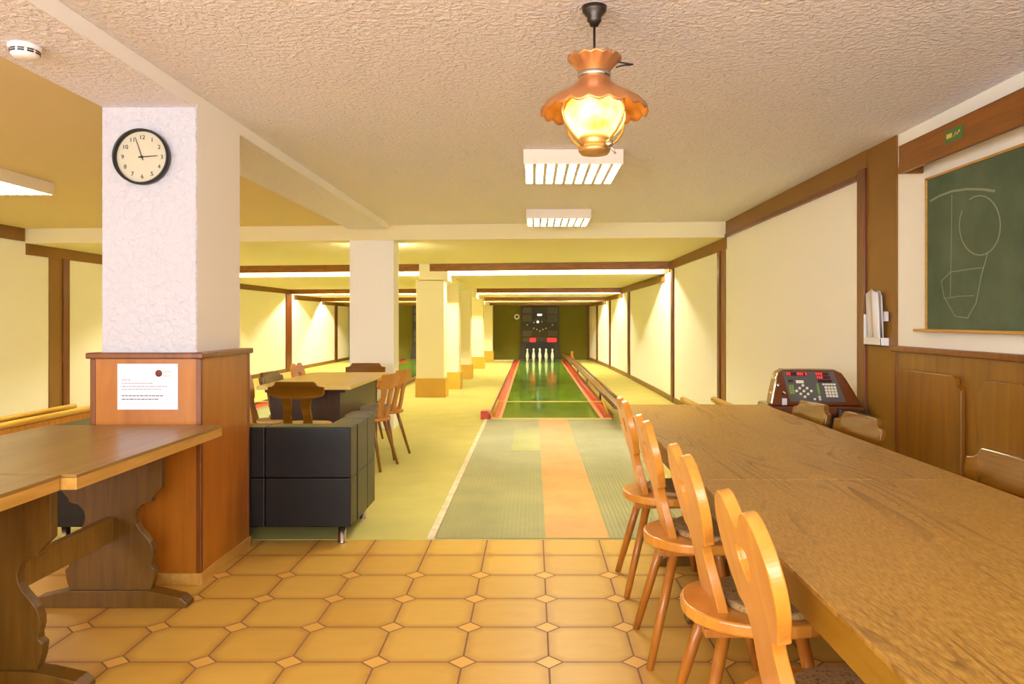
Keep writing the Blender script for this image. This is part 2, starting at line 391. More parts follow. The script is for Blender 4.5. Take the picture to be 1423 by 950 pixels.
def thing(name, label, cat, loc=(0, 0, 0), rz=0, group=None):
    o = bpy.data.objects.new(name, None); C.objects.link(o); o.location = loc; o.rotation_euler = (0, 0, rz)
    o.empty_display_size = 0.1
    o['label'] = label; o['category'] = cat
    if group: o['group'] = group
    return o
def tag(o, label, cat, group=None, kind=None):
    o['label'] = label; o['category'] = cat
    if group: o['group'] = group
    if kind: o['kind'] = kind
    return o
def struct(o, label=None, cat=None):
    o['kind'] = 'structure'
    if label: o['label'] = label; o['category'] = cat
    return o
def dup(root, loc, rz, label, group=None, scale=None):
    r = root.copy(); C.objects.link(r); r.location = loc; r.rotation_euler = (0, 0, rz); r['label'] = label
    if scale: r.scale = scale
    if group: r['group'] = group
    def rec(src, dst):
        for ch in list(src.children):
            c = ch.copy(); C.objects.link(c); c.parent = dst; rec(ch, c)
    rec(root, r)
    return r

# ------------------------------------------------------------------ the room
H1, H2, HB, HC, HD = 2.45, 2.27, 2.10, 1.97, 1.866
def interp(pts, y):
    if y <= pts[0][0]: return pts[0][1]
    for (a, xa), (b, xb) in zip(pts, pts[1:]):
        if y <= b: return xa + (xb - xa) * (y - a) / (b - a)
    return pts[-1][1]
XR = [(14, 2.25), (17.5, 2.2), (21.3, 2.1), (23.5, 1.99), (25.6, 1.86)]
XL = [(15, -6.32), (25.6, -6.12)]
xr = lambda y: interp(XR, y)
xl = lambda y: interp(XL, y)
YB, YF = -2.2, 25.4                 # back of the room behind the camera, green end wall

def wall_strip(fx, sign, y0, y1, z0, z1, t_in, t_out=0.0):
    """a board running along a side wall from y0 to y1, t_in into the room"""
    mb = MB(); ys = [y0] + [y for y in (14, 15, 17.5, 21.3, 23.5) if y0 < y < y1] + [y1]
    n = len(ys); v = []
    for y in ys:
        a = fx(y) - sign * t_in; b = fx(y) + sign * t_out
        v += [(a, y, z0), (b, y, z0), (b, y, z1), (a, y, z1)]
    f = []
    for i in range(n - 1):
        for j in range(4): f.append([4*i + j, 4*i + (j+1) % 4, 4*(i+1) + (j+1) % 4, 4*(i+1) + j])
    f.append([0, 1, 2, 3]); f.append([4*(n-1) + j for j in (3, 2, 1, 0)])
    return mb.add(v, f)

struct(wall_strip(xr, 1, YB, YF + .1, -.05, 2.6, 0, .15).build('wall_right', M['wall']))
struct(wall_strip(xl, -1, YB, YF + .1, -.05, 2.6, 0, .15).build('wall_left', M['wall']))
struct(Bx(-6.6, 2.6, YF, YF + .15, -.05, 2.6).build('wall_back', M['green_wall']))
# wall behind the camera with an assumed, unseen wide window for the fill light
mb = MB(); mb.box(-6.6, 2.6, YB - .2, YB, -.05, .9); mb.box(-6.6, 2.6, YB - .2, YB, 2.25, 2.6)
mb.box(-6.6, -5.2, YB - .2, YB, .9, 2.25); mb.box(1.9, 2.6, YB - .2, YB, .9, 2.25)
struct(mb.build('wall_front', M['wall']))
mb = MB()
for i in range(6):
    x = -5.2 + 7.1 * i / 5; mb.box(x - .03, x + .03, YB - .12, YB - .06, .9, 2.25)
mb.box(-5.2, 1.9, YB - .12, YB - .06, .9, .96); mb.box(-5.2, 1.9, YB - .12, YB - .06, 2.19, 2.25)
struct(mb.build('assumed_window_1', M['white_paint']))  # bars and frame of the assumed window, out of view

struct(Bx(-6.5, 2.5, YB, 4.55, -.1, 0).build('floor', M['tile']))
struct(Bx(-6.5, 2.5, 4.55, YF + .1, -.1, 0.002).build('floor_carpet', M['carpet']))

# ceilings, each a slab lower than the one before; their fronts run slightly askew
sk = lambda y, s: (lambda x: y + s * (2.25 - x))
bA, vA, vB, vC, vD = sk(8.8, .08), sk(12.4, .14), sk(18.4, .13), sk(21.5, .08), sk(24.4, .04)
def slab(fy0, fy1, z0, z1, x0=-6.5, x1=2.5):
    return MB().hexa([(x0, fy0(x0), z0), (x1, fy0(x1), z0), (x1, fy1(x1), z0), (x0, fy1(x0), z0),
                      (x0, fy0(x0), z1), (x1, fy0(x1), z1), (x1, fy1(x1), z1), (x0, fy1(x0), z1)])
off = lambda f, d: (lambda x: f(x) + d)
const = lambda c: (lambda x: c)
struct(slab(const(YB), off(bA, .02), H1, 2.62, -1.9, 2.5).build('ceiling', M['stucco_ceiling']))
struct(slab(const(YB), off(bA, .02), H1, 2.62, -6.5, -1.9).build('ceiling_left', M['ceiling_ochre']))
struct(slab(bA, off(vA, .5), H2, 2.62).build('ceiling_step', M['ceiling_smooth']))
struct(slab(off(vA, .48), off(vB, .4), HB, 2.62).build('ceiling_low', M['ceiling_smooth']))
struct(slab(off(vB, .38), off(vC, .3), HC, 2.62).build('ceiling_lower', M['ceiling_smooth']))
struct(slab(off(vC, .28), const(YF + .1), HD, 2.62).build('ceiling_lowest', M['ceiling_smooth']))
n_trim = 0
def trim(mb, mat, bevel=0.0):
    global n_trim
    n_trim += 1
    return struct(mb.build('trim_%d' % n_trim, mat, bevel=bevel))
def across(fy, z0, z1, t=.045):
    return slab(fy, off(fy, t), z0, z1, -6.3, 2.24)
trim(across(vA, 2.145, H2), M['valance']); trim(across(vB, 1.985, HB), M['valance'])
trim(slab(vC, off(vC, .045), 1.862, HC, -6.15, 2.08), M['valance'])
trim(slab(vD, off(vD, .045), 1.80, HD, -6.12, 1.93), M['valance'])
for fy, z, xa, xb in ((off(vA, .22), 2.215, -6.1, 2.1), (off(vB, .2), 2.05, -6.0, 2.0), (off(vC, .14), 1.93, -5.9, 1.9)):  # unseen tubes, assumed from the lit strips below the valances
    n = 6
    for i in range(n):
        a = xa + (xb - xa) * i / n + .06; b = xa + (xb - xa) * (i + 1) / n - .06
        t = thing('assumed_fluorescent_light', 'assumed bare fluorescent tube hidden behind the brown ceiling valance', 'light', (0, 0, 0), 0, 'tubes behind the ceiling valances')
        MB().tube([(a, fy(a), z), (b, fy(b), z)], .013, 8).build('tube', M['tube'], t)
        MB().box(a - .02, b + .02, fy((a+b)/2) - .06, fy((a+b)/2) + .06, z + .018, z + .05).build('housing', M['fixture'], t)

# trims on the right wall
R = lambda *a: wall_strip(xr, 1, *a)
trim(R(4.69, 5.10, 0, H1, .012), M['olive_board'])
trim(R(5.10, 5.22, 0, 2.33, .03), M['dark_trim'], .004)
trim(R(5.10, 8.8, 2.30, H1, .02), M['olive_board'])
trim(R(5.22, 8.9, 2.27, 2.305, .032), M['dark_trim'])
trim(R(8.86, 9.06, 0, H2, .012), M['olive_board']); trim(R(9.06, 9.17, 0, 2.14, .03), M['dark_trim'])
trim(R(8.82, 12.45, 2.135, H2, .02), M['olive_board'])
trim(R(12.08, 12.26, 0, 2.14, .03), M['dark_trim'])
trim(R(12.45, 12.95, 2.10, 2.27, .02), M['olive_board'])
trim(R(12.95, 18.5, 2.04, HB, .02), M['brown_trim']); trim(R(12.95, 18.5, 1.965, 2.04, .05), M['olive_board'])
trim(R(17.2, 17.45, 0, 1.97, .03), M['dark_trim'])
trim(R(18.4, 21.9, 1.86, 1.975, .03), M['olive_board']); trim(R(20.6, 20.8, 0, 1.87, .03), M['dark_trim'])
trim(R(21.6, 25.4, 1.77, 1.87, .03), M['olive_board']); trim(R(23.3, 23.5, 0, 1.8, .03), M['dark_trim'])
trim(R(25.25, 25.4, 0, 1.8, .04), M['dark_trim'])
struct(R(9.17, 25.4, 0, .09, .022).build('baseboard_right', M['brown_trim']))
# trims on the left wall
Lf = lambda *a: wall_strip(xl, -1, *a)
trim(Lf(YB, 9.46, 2.29, H1, .02), M['olive_board'])
trim(Lf(9.5, 13.6, 2.13, H2, .02), M['olive_board'])
trim(Lf(9.95, 10.22, 0, H2, .012), M['olive_board']); trim(Lf(10.22, 10.36, 0, 2.14, .03), M['dark_trim'])
trim(Lf(5.2, 5.4, 0, 2.3, .02), M['olive_board'])
trim(Lf(14.2, 14.5, 0, 2.05, .03), M['dark_trim'])
trim(Lf(14.0, 19.6, 1.985, HB, .03), M['brown_trim'])
trim(Lf(19.25, 19.65, 0, 2.0, .03), M['dark_trim'])
trim(Lf(19.9, 22.2, 1.85, HC, .03), M['brown_trim']); trim(Lf(23.7, 23.95, 0, 1.8, .03), M['dark_trim'])
trim(Lf(22.4, 25.4, 1.77, HD, .03), M['brown_trim'])
struct(Lf(YB, 25.4, 0, .09, .022).build('baseboard_left', M['brown_trim']))

# beam running to the depth on the pillars: textured soffit, white flank
beam = struct(Bx(-2.165, -1.70, YB, 8.95, 2.384, H1 + .01).build('beam', M['stucco_ceiling']), 'shallow ceiling beam running from above the camera to the second pillar', 'beam')
struct(Bx(-1.7005, -1.694, YB, 8.95, 2.384, H1).build('trim_flank', M['white_paint'], beam))
PX0, PX1 = -1.98, -1.50
for (y0, y1, z) in ((12.96, 18.8, 1.985), (18.8, 21.8, 1.86), (21.8, 25.3, 1.79)):
    struct(MB().box(-1.93, -1.44 if y0 < 15 else -1.38, y0, y1, z, 2.3).build('beam', M['cream_pillar']), 'cream beam joining the row of pillars between the lanes', 'beam')

# ------------------------------------------------------------------ pillars
p = struct(thing('pillar', 'big white roughcast pillar with a clock and wood cladding below', 'pillar'))
Bx(-2.165, -1.69, 3.83, 4.40, 1.12, 2.384).build('plaster_shaft', M['pillar_stucco'], p, bevel=.006)
Bx(-1.6925, -1.6890, 3.838, 4.398, 1.14, 2.40).build('smooth_flank', M['white_paint'], p)
cl = Bx(-2.185, -1.645, 3.775, 4.42, 0, 1.12).build('wood_cladding', M['clad'], p)
mb = MB()
for x in (-2.19, -1.665):
    for y in (3.77, 4.40): mb.box(x, x + .025, y, y + .025, 0, 1.12)
mb.build('corner_strip', M['clad_dark'], cl, bevel=.003)
Bx(-2.205, -1.625, 3.755, 4.44, 1.12, 1.15).build('cladding_cap', M['clad_dark'], p, bevel=.006)
Bx(-2.195, -1.635, 3.765, 4.43, 0, .06).build('base_board', M['table_edge'], p, bevel=.002)
struct(Bx(-2.2, -1.667, 9.16, 9.50, 0, 2.30).build('pillar', M['white_paint'], bevel=.005), 'plain white pillar standing behind the beech table', 'pillar')
for k, (x0, x1, y0, d, top, lab) in enumerate((
        (-1.98, -1.505, 12.96, .44, 2.0, 'cream pillar with ochre foot, nearest of the row beside the lane'),
        (-1.88, -1.405, 14.5, .44, 2.0, 'cream pillar with ochre foot, second in the row'),
        (-1.86, -1.387, 17.0, .44, 2.0, 'cream pillar with ochre foot, middle of the row'),
        (-1.82, -1.34, 20.6, .44, 1.88, 'cream pillar with ochre foot, second from the green wall'),
        (-1.76, -1.29, 24.6, .42, 1.80, 'cream pillar with ochre foot, closest to the green wall'))):
    p = struct(thing('pillar', lab, 'pillar', group='cream pillars along the lanes'))
    Bx(x0, x1, y0, y0 + d, .30, top).build('shaft', M['cream_pillar'], p, bevel=.004)
    Bx(x0 - .012, x1 + .03, y0 - .012, y0 + d + .012, 0, .325).build('foot_cladding', M['ochre'], p, bevel=.003)

# assumed, unseen lamp box behind the second pillar washing the ceiling
t = thing('assumed_wall_light', 'assumed small uplight, unseen, high on the back of the white pillar', 'light', (-1.93, 9.5, 0))
Bx(-.22, .22, .004, .10, 2.0, 2.06).build('housing', M['fixture'], t, bevel=.004)
MB().tube([(-.2, .05, 2.075), (.2, .05, 2.075)], .012, 8).build('tube', M['tube'], t)

# ------------------------------------------------------------------ ceiling fixtures
def louvre_light(x0, y0, w, d, label):
    t = thing('ceiling_light', label, 'light', (x0, y0, H1), 0, 'square louvred ceiling lights')
    mb = MB(); h = .10
    mb.box(0, w, 0, .012, -h, -.002); mb.box(0, w, d - .012, d, -h, -.002); mb.box(0, .012, .0125, d - .0125, -h, -.002); mb.box(w - .012, w, .0125, d - .0125, -h, -.002)
    mb.box(.0125, w - .0125, .0125, d - .0125, -.014, -.002)
    mb.build('housing', M['fixture'], t)
    Bx(.014, w - .014, .014, d - .014, -.03, -.02).build('lamp_tubes', M['panel_glow'], t)
    mb = MB(); nx, ny = 9, 5
    for i in range(1, nx):
        x = w * i / nx; mb.prism([(x - .012, -h), (x + .012, -h), (x + .002, -h + .045), (x - .002, -h + .045)], 'y', .012, d - .012)
    for j in range(1, ny):
        y = d * j / ny; mb.box(.012, w - .012, y - .006, y + .006, -h + .002, -h + .04)
    mb.build('louvre', M['louvre'], t)
louvre_light(-.06, 5.07, .665, .74, 'square louvred ceiling light just beyond the hanging copper lamp')
louvre_light(-.065, 7.79, .665, .66, 'square louvred ceiling light farther along above the bowling lane')
louvre_light(-4.65, 5.56, .68, .77, 'square louvred ceiling light in the left bay beyond the table')
louvre_light(-4.35, 8.0, .68, .66, 'added square louvred ceiling light, unseen in the left bay behind the clad pillar')  # extra unseen fixture, added to brighten the room beyond the pillar

# ------------------------------------------------------------------ pendant lamp
t = thing('pendant_lamp', 'copper oil-lamp style pendant with glowing amber globe', 'lamp', (.225, 2.775, 0))
MB().lathe([(.0, 2.378), (.014, 2.38), (.02, 2.392), (.027, 2.40), (.024, 2.41), (.043, 2.432), (.046, 2.45)], 24).build('ceiling_rose', M['dark_metal'], t)
MB().tube([(0, 0, 2.39), (0, 0, 2.20)], .0045, 8).build('rod', M['dark_metal'], t)
pts = []
for i in range(13):
    a = i / 12; pts.append((.005 + .135 * a, -.01 * math.sin(a * PI), 2.272 - .03 * math.sin(a * PI / 2) + .0 * a))
for i in range(1, 8):
    a = i / 7; pts.append((.14 - .06 * a, .01, 2.242 - .008 * a + .004 * math.sin(a * PI)))
MB().tube(pts, .003, 6).build('cable', M['black'], t)
sc = lambda amp, nn, idx: (lambda i, q: ((abs(math.cos(nn * q / 2)) - .5) * amp * (1 if i in idx else 0) * .6, -(abs(math.cos(nn * q / 2)) - .5) * amp * (1 if i in idx else 0)))
MB().lathe([(.052, 2.205), (.062, 2.222), (.078, 2.24), (.094, 2.256), (.098, 2.262), (.094, 2.264), (.076, 2.243), (.058, 2.222), (.048, 2.205)], 64, scallop=lambda i, q: (0, (abs(math.sin(7 * q)) - .5) * .012 if i in (3, 4, 5) else 0), caps=False).build('crown', M['copper'], t)
MB().lathe([(.053, 2.188), (.060, 2.192), (.061, 2.208), (.055, 2.212)], 40).build('collar', M['chrome'], t)
MB().lathe([(.055, 2.192), (.066, 2.172), (.094, 2.150), (.135, 2.128), (.170, 2.106), (.190, 2.082), (.196, 2.066), (.192, 2.066), (.186, 2.080), (.166, 2.103), (.13, 2.125), (.09, 2.146), (.06, 2.168)], 96,
           scallop=lambda i, q: (0, -(abs(math.sin(9 * q)) - .5) * .016 if i in (5, 6, 7, 8) else 0), caps=False).build('lamp_shade', M['copper'], t)
MB().lathe([(.05, 1.975), (.074, 1.985), (.098, 2.01), (.112, 2.04), (.112, 2.065), (.10, 2.095), (.078, 2.118), (.05, 2.13)], 40).build('glass_globe', M['globe'], t)
MB().lathe([(.0, 1.915), (.05, 1.915), (.058, 1.925), (.058, 1.94), (.05, 1.945), (.054, 1.955), (.056, 1.98), (.048, 1.988)], 32).build('burner_cup', M['brass'], t)
for k in range(4):
    a = math.radians(38 + 90 * k); ca, sa = math.cos(a), math.sin(a)
    prof = [(.138, 2.115), (.150, 2.08), (.152, 2.045), (.140, 2.01), (.114, 1.98), (.082, 1.957), (.058, 1.94)]
    MB().tube([(r * ca, r * sa, z) for r, z in prof], .005, 8).build('curved_arm', M['brass'], t)
mb = MB()
mb.tube([(.04, -.045, 1.955), (.07, -.06, 1.905)], .004, 8); mb.lathe([(.0, 0), (.014, .0), (.014, .02), (0, .02)], 12, mx=Matrix.Translation((.047, -.05, 1.94)) @ Matrix.Rotation(PI / 2, 4, 'X'))
mb.build('wick_knob', M['chrome'], t)

# ------------------------------------------------------------------ smoke detector, clock, notice
t = thing('smoke_detector', 'white round smoke detector on the textured ceiling beam', 'detector', (-1.985, 2.98, 2.384))
MB().lathe([(.058, 0), (.058, -.012), (.054, -.02)], 32).build('base_ring', M['white_plastic'], t)
MB().lathe([(.05, -.018), (.05, -.035), (.042, -.047), (.02, -.052), (0, -.052)], 32).build('sensor_dome', M['white_plastic'], t)
mb = MB()
for k in range(10):
    a = 2 * PI * k / 10; mb.box(.045, .052, -.011, .011, -.034, -.028, mx=Matrix.Rotation(a, 4, 'Z')); mb.box(.045, .052, -.011, .011, -.025, -.021, mx=Matrix.Rotation(a, 4, 'Z'))
mb.build('vent_slot', M['ink'], t)

def text_mesh(mb, txt, size, mx, thick=.0006):
    cu = bpy.data.curves.new('t', 'FONT'); cu.body = txt; cu.size = size; cu.align_x = 'CENTER'; cu.align_y = 'CENTER'; cu.extrude = thick
    ob = bpy.data.objects.new('t', cu); me = bpy.data.meshes.new_from_object(ob)
    mb.add([v.co.copy() for v in me.vertices], [list(p.vertices) for p in me.polygons], mx=mx)
    bpy.data.objects.remove(ob); bpy.data.curves.remove(cu); bpy.data.meshes.remove(me)

t = thing('wall_clock', 'round wall clock with black rim on the roughcast pillar', 'clock', (-1.953, 3.826, 2.127))
FR = Matrix.Rotation(PI / 2, 4, 'X')      # xy plane -> facing -y
MB().lathe([(.128, .0), (.138, .0), (.140, .02), (.138, .038), (.132, .040), (.128, .034), (.1275, .01)], 64, mx=FR, caps=False).build('rim', M['black'], t)
dial = MB().lathe([(0, .012), (.130, .012)], 64, mx=FR, caps=False).build('dial', M['clock_face'], t)
for h in range(1, 13):
    a = PI / 2 - h * PI / 6; mb = MB()
    text_mesh(mb, str(h), .030, Matrix.Translation((.098 * math.cos(a), -.0135, .098 * math.sin(a))) @ FR)
    mb.build('numeral', M['ink'], dial, fix=False)
def hand(ang, l, w, y):
    a = PI / 2 - ang
    m = Matrix.Translation((0, y, 0)) @ FR @ Matrix.Rotation(a, 4, 'Z')
    return MB().add([(-.018, -w, 0), (l, -w * .6, 0), (l, w * .6, 0), (-.018, w, 0), (-.018, -w, .001), (l, -w * .6, .001), (l, w * .6, .001), (-.018, w, .001)],
                    [(0,3,2,1),(4,5,6,7),(0,1,5,4),(1,2,6,5),(2,3,7,6),(3,0,4,7)], mx=m)
hand(math.radians(85.5), .078, .0030, -.016).build('hour_hand', M['ink'], t)
hand(math.radians(-18.5), .103, .0022, -.018).build('minute_hand', M['ink'], t)
MB().lathe([(0, .012), (.006, .012), (.006, .022), (0, .022)], 16, mx=FR).build('hub', M['ink'], t)

t = thing('notice_sheet', 'white printed sheet taped to the wood cladding of the pillar', 'notice', (-1.905, 3.7735, .982))
Bx(-.150, .150, -.0015, 0, -.1135, .1135).build('paper', M['paper'], t)
mb = MB(); mb2 = MB()
rows = [(.033, .04, 0), (.017, .155, 0), (.001, .225, 0), (-.013, .19, 0), (-.045, .20, 1), (-.062, .18, 1)]
for z, w, b in rows:
    x = -.128
    while x < -.128 + w:
        l = random.uniform(.008, .022); l = min(l, -.128 + w - x + .004)
        (mb2 if b else mb).box(x, x + l, -.0021, -.0015, z - .0018, z + .0018); x += l + .004
mb.build('faint_text_line', M['faint_ink'], t); mb2.build('bold_text_line', M['ink'], t)
MB().lathe([(0, 0), (.017, 0), (.017, .0008), (0, .0008)], 24, mx=Matrix.Translation((.055, -.0015, .066)) @ FR).build('round_emblem', plain('brown red emblem', srgb(120, 58, 48), .6, var=.4), t)
MB().box(.076, .115, -.0021, -.0015, .072, .075).box(.078, .108, -.0021, -.0015, .052, .055).build('emblem_text', M['copper'], t)

# ------------------------------------------------------------------ right wall furniture: blackboard, cover, wainscot
t = thing('chalkboard', 'dark green chalkboard with faint chalk loops on the right wall', 'chalkboard', (2.25, 3.3, 0))
Bx(-.022, 0, -1.3, 1.0, 1.262, 2.10).build('board', M['chalkboard'], t)
mb = MB(); mb.box(-.03, 0, -1.32, 1.012, 2.10, 2.112); mb.box(-.03, 0, 1.0, 1.012, 1.25, 2.112); mb.box(-.03, 0, -1.32, -1.3, 1.25, 2.112)
mb.build('frame', M['table_edge'], t)
Bx(-.06, 0, -1.32, 1.09, 1.245, 1.262).build('chalk_tray', M['table_edge'], t, bevel=.003)
def wp(u, v, X=2.226):      # pixel measurement -> position on the board (own y, z)
    d = X * 1059 / (u - 740.0); return (d - 3.3, 1.31 - (v - 445.0) * d / 1059)
def ribbon(mb, uv, w=.003):
    P = [wp(*q) for q in uv]
    for (a, b), (c, d) in zip(P, P[1:]):
        L = math.hypot(c - a, d - b) or 1; nx, nz = -(d - b) / L * w, (c - a) / L * w
        mb.hexa([(-.0235, a + nx, b + nz), (-.0235, a - nx, b - nz), (-.022, a - nx, b - nz), (-.022, a + nx, b + nz),
                 (-.0235, c + nx, d + nz), (-.0235, c - nx, d - nz), (-.022, c - nx, d - nz), (-.022, c + nx, d + nz)])
mb = MB()
q = lambda a, b: (1180 + a / 2.317, 80 + b / 2.317)
ribbon(mb, [q(260, 462), q(290, 445), q(330, 430), q(380, 423), q(430, 424), q(468, 430)], .006)
ribbon(mb, [q(420 + 66 * math.cos(a * PI / 12), 540 + 96 * math.sin(a * PI / 12)) for a in range(-8, 15)])
ribbon(mb, [q(330, 440), q(328, 600), q(325, 775)], .002)
ribbon(mb, [q(445, 630), q(425, 700), q(408, 790), (1180 + 380/2.317, 80 + 838/2.317), q(340, 832), q(305, 770), q(296, 720), q(325, 690), q(390, 680), q(430, 676)], .0025)
ribbon(mb, [q(305, 775), q(350, 768), q(400, 766)], .002)
mb.build('chalk_drawing', M['chalk'], t)

t = thing('light_cover', 'orange brown wooden lamp cover box above the chalkboard', 'lamp cover', (2.248, 3.1, 0))
mb = MB(); mb.box(-.135, -.11, -1.5, 1.30, 2.155, 2.312); mb.box(-.135, -.0, 1.278, 1.30, 2.155, 2.312); mb.box(-.135, 0, -1.5, -1.478, 2.155, 2.312)
mb.build('front_board', M['box_valance'], t, bevel=.003)
Bx(-.11, 0, -1.478, 1.278, 2.27, 2.285).build('top_board', M['box_valance'], t)
Bx(-.085, -.03, -1.4, 1.2, 2.20, 2.268).build('lamp_tray', M['fixture'], t)
st = Bx(-.1365, -.135, .64, .80, 2.21, 2.275).build('sticker', M['sticker_green'], t)
MB().box(-.138, -.1365, .735, .785, 2.232, 2.254).tube([(-.1375, .72, 2.23), (-.1375, .70, 2.25), (-.1375, .69, 2.235), (-.1375, .665, 2.252)], .003, 5).build('sticker_print', M['sticker_yellow'], st)

t = struct(thing('trim_wainscot', 'brown wooden wainscot under the chalkboard', 'wainscot', (2.25, 0, 0)))
mb = MB(); y = 4.685
while y > YB + .2:
    mb.box(-.016, 0, y - .2395, y, .06, 1.12); y -= .24
mb.build('board', M['wainscot'], t, bevel=.001)
Bx(-.045, 0, YB + .1, 4.70, 1.12, 1.155).build('cap_rail', M['clad_dark'], t, bevel=.006)
Bx(-.022, 0, 4.66, 4.69, 0, 1.12).build('end_post', M['clad_dark'], t, bevel=.003)
Bx(-.025, 0, YB + .1, 4.69, 0, .06).build('skirting', M['clad_dark'], t)
# raised boards with clipped corners
def raised(y0, y1, lab):
    c = .05
    pts = [(y0, .30), (y1, .30), (y1, .98), (y1 - .0, .955), (y1, 1.02 - c)]
    pts = [(y0, .30), (y1, .30), (y1, 1.02)]
    pts = [(y1, .30), (y1, 1.02), (y0 + .075, 1.02), (y0 + .055, 1.005), (y0 + .045, .975), (y0 + .02, .958), (y0, .945), (y0, .30)]
    o = MB().prism(pts, 'x', 2.207, 2.234).build('wall_bench_back', M['wainscot'], bevel=.005)
    return tag(o, lab, 'bench back', 'raised boards on the wainscot')
def raised2(y0, y1, lab):
    pts = [(y0, .30), (y0, 1.02), (y1 - .075, 1.02), (y1 - .055, 1.005), (y1 - .045, .975), (y1 - .02, .958), (y1, .945), (y1, .30)]
    o = MB().prism(pts, 'x', 2.207, 2.234).build('wall_bench_back', M['wainscot'], bevel=.005)
    return tag(o, lab, 'bench back', 'raised boards on the wainscot')
raised(3.93, 4.53, 'raised brown board on the wainscot nearest the papers')
raised2(3.20, 3.79, 'raised brown board on the wainscot at the right photo edge')

# papers in a holder
t = thing('paper_holder', 'wall pocket holding white papers between wall panel and wainscot', 'paper holder', (2.238, 4.9, 1.15))
mb = MB(); mb.box(-.055, 0, -.115, .125, 0, .006); mb.box(-.055, -.05, -.115, .125, 0, .05); mb.box(-.055, 0, -.115, -.111, 0, .05); mb.box(-.055, 0, .121, .125, 0, .20)
mb.build('clear_tray', M['white_plastic'], t, bevel=.001)
Bx(-.03, -.01, -.13, -.105, .155, .215).build('tag', M['paper'], t)
mb = MB(); NN = 14
for k, (dy, tilt, top) in enumerate(((0, .10, .345), (.006, .13, .335), (-.01, .08, .33))):
    v = []; x0 = -.042 + .014 * k
    for j in range(NN):
        a = -.085 + .17 * j / (NN - 1); w = .010 * math.sin(a * 40 + k)
        for zz in (0.008, top + .02 * math.sin(a * 25 + 1.5)):
            v.append((x0 + w, a + dy + tilt * zz, zz))
    f = [[2*j, 2*j+2, 2*j+3, 2*j+1] for j in range(NN - 1)]
    mb.add(v, f, True)
mb.build('papers', M['paper_wrinkled'], t, solid=.004)

